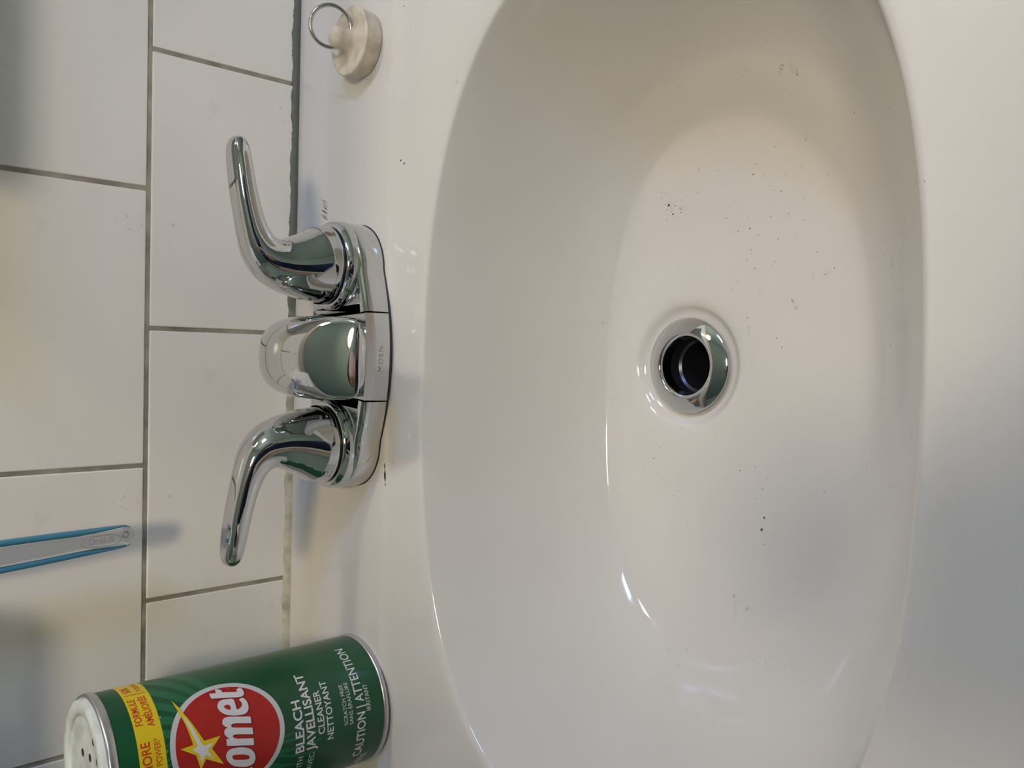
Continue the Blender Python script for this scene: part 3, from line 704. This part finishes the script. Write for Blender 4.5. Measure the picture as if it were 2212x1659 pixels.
mesh('hair', [tuple(v.co) for v in hb.verts], [tuple(v.index for v in f.verts) for f in hb.faces], hair_m, parent=ps); hb.free()
for s in (1, -1):
    e = lathe([(0.01, -9), (7, -6), (9, 0), (7, 6), (.01, 9)], (0, 0, 0), 16)
    ec = Matrix.Rotation(math.radians(-32), 3, 'X') @ Vector((28*s, 80, 7))
    mesh('eye', [(hx+ec.x+x, hy+ec.y+y, hz+ec.z+z) for x, y, z in e[0]], e[1], white_paint, parent=ps)
ph_ = thing('phone', 'dark phone held up by the person in the navy shirt', 'phone', tuple(camP))
V, F = box(-15, 132, -57, 14, 3.0, 11.0, 2.5, 3)
mesh('phone_body', [cp_(*v) for v in V], F, mat('phone_black', (.02, .02, .022), .25), parent=ph_, flat_angle=40)
V, F = lathe([(7.5, 0), (7.5, -1.4), (5.5, -1.5), (5.4, -.3), (.01, -.2)], (0, 0, 3.0), 32)
mesh('lens_ring', [cp_(*v) for v in V], F, chrome, parent=ph_, flat_angle=40)

# ------------------------------------------------------------------ door and trim that show in the chrome
dr_ = mesh('door_1', *box(-1130, -380, YF+1, YF+40, ZF+1, 1190, 3), white_paint, flat_angle=35, kind='structure')
for x0, x1, z0, z1 in ((-1060, -450, -700, 100), (-1060, -450, 200, 1100)):
    mesh('door_panel', *box(x0, x1, YF+40, YF+48, z0, z1, 4), white_paint, parent=dr_, flat_angle=35)
_h = mesh('door_handle', *lathe([(10, 0), (10, 30), (26, 40), (26, 60), (.01, 66)], (0, 0, 0), 24), chrome, parent=dr_)
_b = BASE[dr_]
for v in _h.data.vertices:
    x, y, z = v.co*1000+_b; v.co = ((-440+x-_b[0])/1000, (YF+40+z-_b[1])/1000, (150+y-_b[2])/1000)
mesh('trim_2', *join(box(-1200, -1131, YF+1, YF+30, ZF+1, 1260), box(-379, -310, YF+1, YF+30, ZF+1, 1260), box(-1131, -379, YF+1, YF+30, 1191, 1260)), white_paint, smooth=False, kind='structure')

# ------------------------------------------------------------------ dirt specks and water drops lying in the bowl
def rnd(a, b): return a+(b-a)*random.random()
CL = [(84, -204, 5, 60), (86, -250, 17, 80), (71, -266, 17, 50), (45, -229, 28, 40), (25, -278, 28, 20), (-57, -195, 5, 15), (-75, -210, 11, 40), (-71, -267, 17, 40), (-24, -280, 33, 20), (137, -247, 42, 25), (-10, -250, 110, 60)]
BIG = [(-76, -268, .75), (-82, -267, .85), (86, -204, .8), (81, -206, .6), (95, -257, .5), (69, -253, .5), (187, -110, .5), (173, -116, .35), (105, -110, .7), (103, -113, .8)]
pts = [(x, y, r) for x, y, r in BIG]
for x, y, sg, n in CL:
    for _ in range(n): pts.append((random.gauss(x, sg), random.gauss(y, sg), 0.12+0.26*random.random()**3))
for _ in range(30): pts.append((rnd(20, 200), rnd(-125, -45), rnd(.10, .18)))
V, F = [], []
for x, y, r in pts:
    h, nn = drop(x, y)
    if h is None: continue
    if (x-DR[0])**2+(y-DR[1])**2 < 34**2: continue
    t = nn.orthogonal().normalized(); b = nn.cross(t); o = len(V); q0 = random.random()*6
    for k in range(5):
        q = q0+2*math.pi*k/5; rr = r*rnd(.7, 1.2)
        V.append(tuple(h+t*rr*math.cos(q)+b*rr*math.sin(q)-nn*.02))
    V.append(tuple(h+nn*r*.5)); F += [(o+k, o+(k+1) % 5, o+5) for k in range(5)]
mesh('dirt_specks', V, F, mat('dirt', (0.055, 0.045, 0.035), 0.8), parent=sink, smooth=False, kind='stuff', label='tiny dark dirt specks scattered over the white bowl')
DRP = [(46, -336, 4, 34), (37, -338, 2, 18), (132, -292, 2, 10), (140, -264, 2, 10), (135, -284, 2, 5), (29, -279, 3, 8), (44, -298, 3, 8), (21, -163, 2, 10), (-22, -167, 2, 10), (19, -250, 3, 6), (19, -253, 1, 4),
       (151, -197, 2, 3), (141, -229, 1, 3), (138, -156, 1, 2), (-29, -347, 3, 6), (-46, -342, 4, 6), (-122, -262, 4, 12), (-141, -286, 6, 8), (-156, -232, 7, 12), (-181, -218, 8, 5), (86, -206, 6, 5), (73, -239, 6, 4), (-46, -284, 33, 14), (-26, -255, 42, 12), (123, -283, 8, 3)]
V, F = [], []
for x, y, sg, n in DRP:
    for _ in range(n):
        px, py = random.gauss(x, sg), random.gauss(y, sg); h, nn = drop(px, py)
        if h is None or (px-DR[0])**2+(py-DR[1])**2 < 34**2: continue
        r = 0.3+0.85*random.random()**2; el = rnd(.6, 1.0); q0 = random.random()*6
        t = nn.orthogonal().normalized(); b = nn.cross(t); o = len(V); NA = 12
        for lv, (cr, ch) in enumerate(((1.0, -.01), (.93, .12), (.72, .24), (.38, .31))):
            for k in range(NA):
                q = 2*math.pi*k/NA; d_ = (t*math.cos(q+q0)+b*el*math.sin(q+q0))*r*cr; V.append(tuple(h+d_+nn*r*ch))
        V.append(tuple(h+nn*r*.34))
        for lv in range(3):
            for k in range(NA): F.append((o+lv*NA+k, o+lv*NA+(k+1) % NA, o+(lv+1)*NA+(k+1) % NA, o+(lv+1)*NA+k))
        for k in range(NA): F.append((o+3*NA+k, o+3*NA+(k+1) % NA, o+4*NA))
water = mat('water', (1, 1, 1), 0.0)
def water_nodes(m):
    L = m.node_tree.links.new; out = m.node_tree.nodes['Material Output']
    tr_ = N(m, 'ShaderNodeBsdfTransparent'); gl_ = N(m, 'ShaderNodeBsdfGlossy', Roughness=0.02); fr_ = N(m, 'ShaderNodeFresnel', IOR=1.3); mx = N(m, 'ShaderNodeMixShader')
    L(fr_.outputs[0], mx.inputs[0]); L(tr_.outputs[0], mx.inputs[1]); L(gl_.outputs[0], mx.inputs[2]); L(mx.outputs[0], out.inputs['Surface'])
water_nodes(water)
mesh('water_drops', V, F, water, parent=sink, kind='stuff', label='small clear water drops clinging to the white bowl')
# dark scuffs on the ledge and chips of dirt by the faucet
V, F = [], []
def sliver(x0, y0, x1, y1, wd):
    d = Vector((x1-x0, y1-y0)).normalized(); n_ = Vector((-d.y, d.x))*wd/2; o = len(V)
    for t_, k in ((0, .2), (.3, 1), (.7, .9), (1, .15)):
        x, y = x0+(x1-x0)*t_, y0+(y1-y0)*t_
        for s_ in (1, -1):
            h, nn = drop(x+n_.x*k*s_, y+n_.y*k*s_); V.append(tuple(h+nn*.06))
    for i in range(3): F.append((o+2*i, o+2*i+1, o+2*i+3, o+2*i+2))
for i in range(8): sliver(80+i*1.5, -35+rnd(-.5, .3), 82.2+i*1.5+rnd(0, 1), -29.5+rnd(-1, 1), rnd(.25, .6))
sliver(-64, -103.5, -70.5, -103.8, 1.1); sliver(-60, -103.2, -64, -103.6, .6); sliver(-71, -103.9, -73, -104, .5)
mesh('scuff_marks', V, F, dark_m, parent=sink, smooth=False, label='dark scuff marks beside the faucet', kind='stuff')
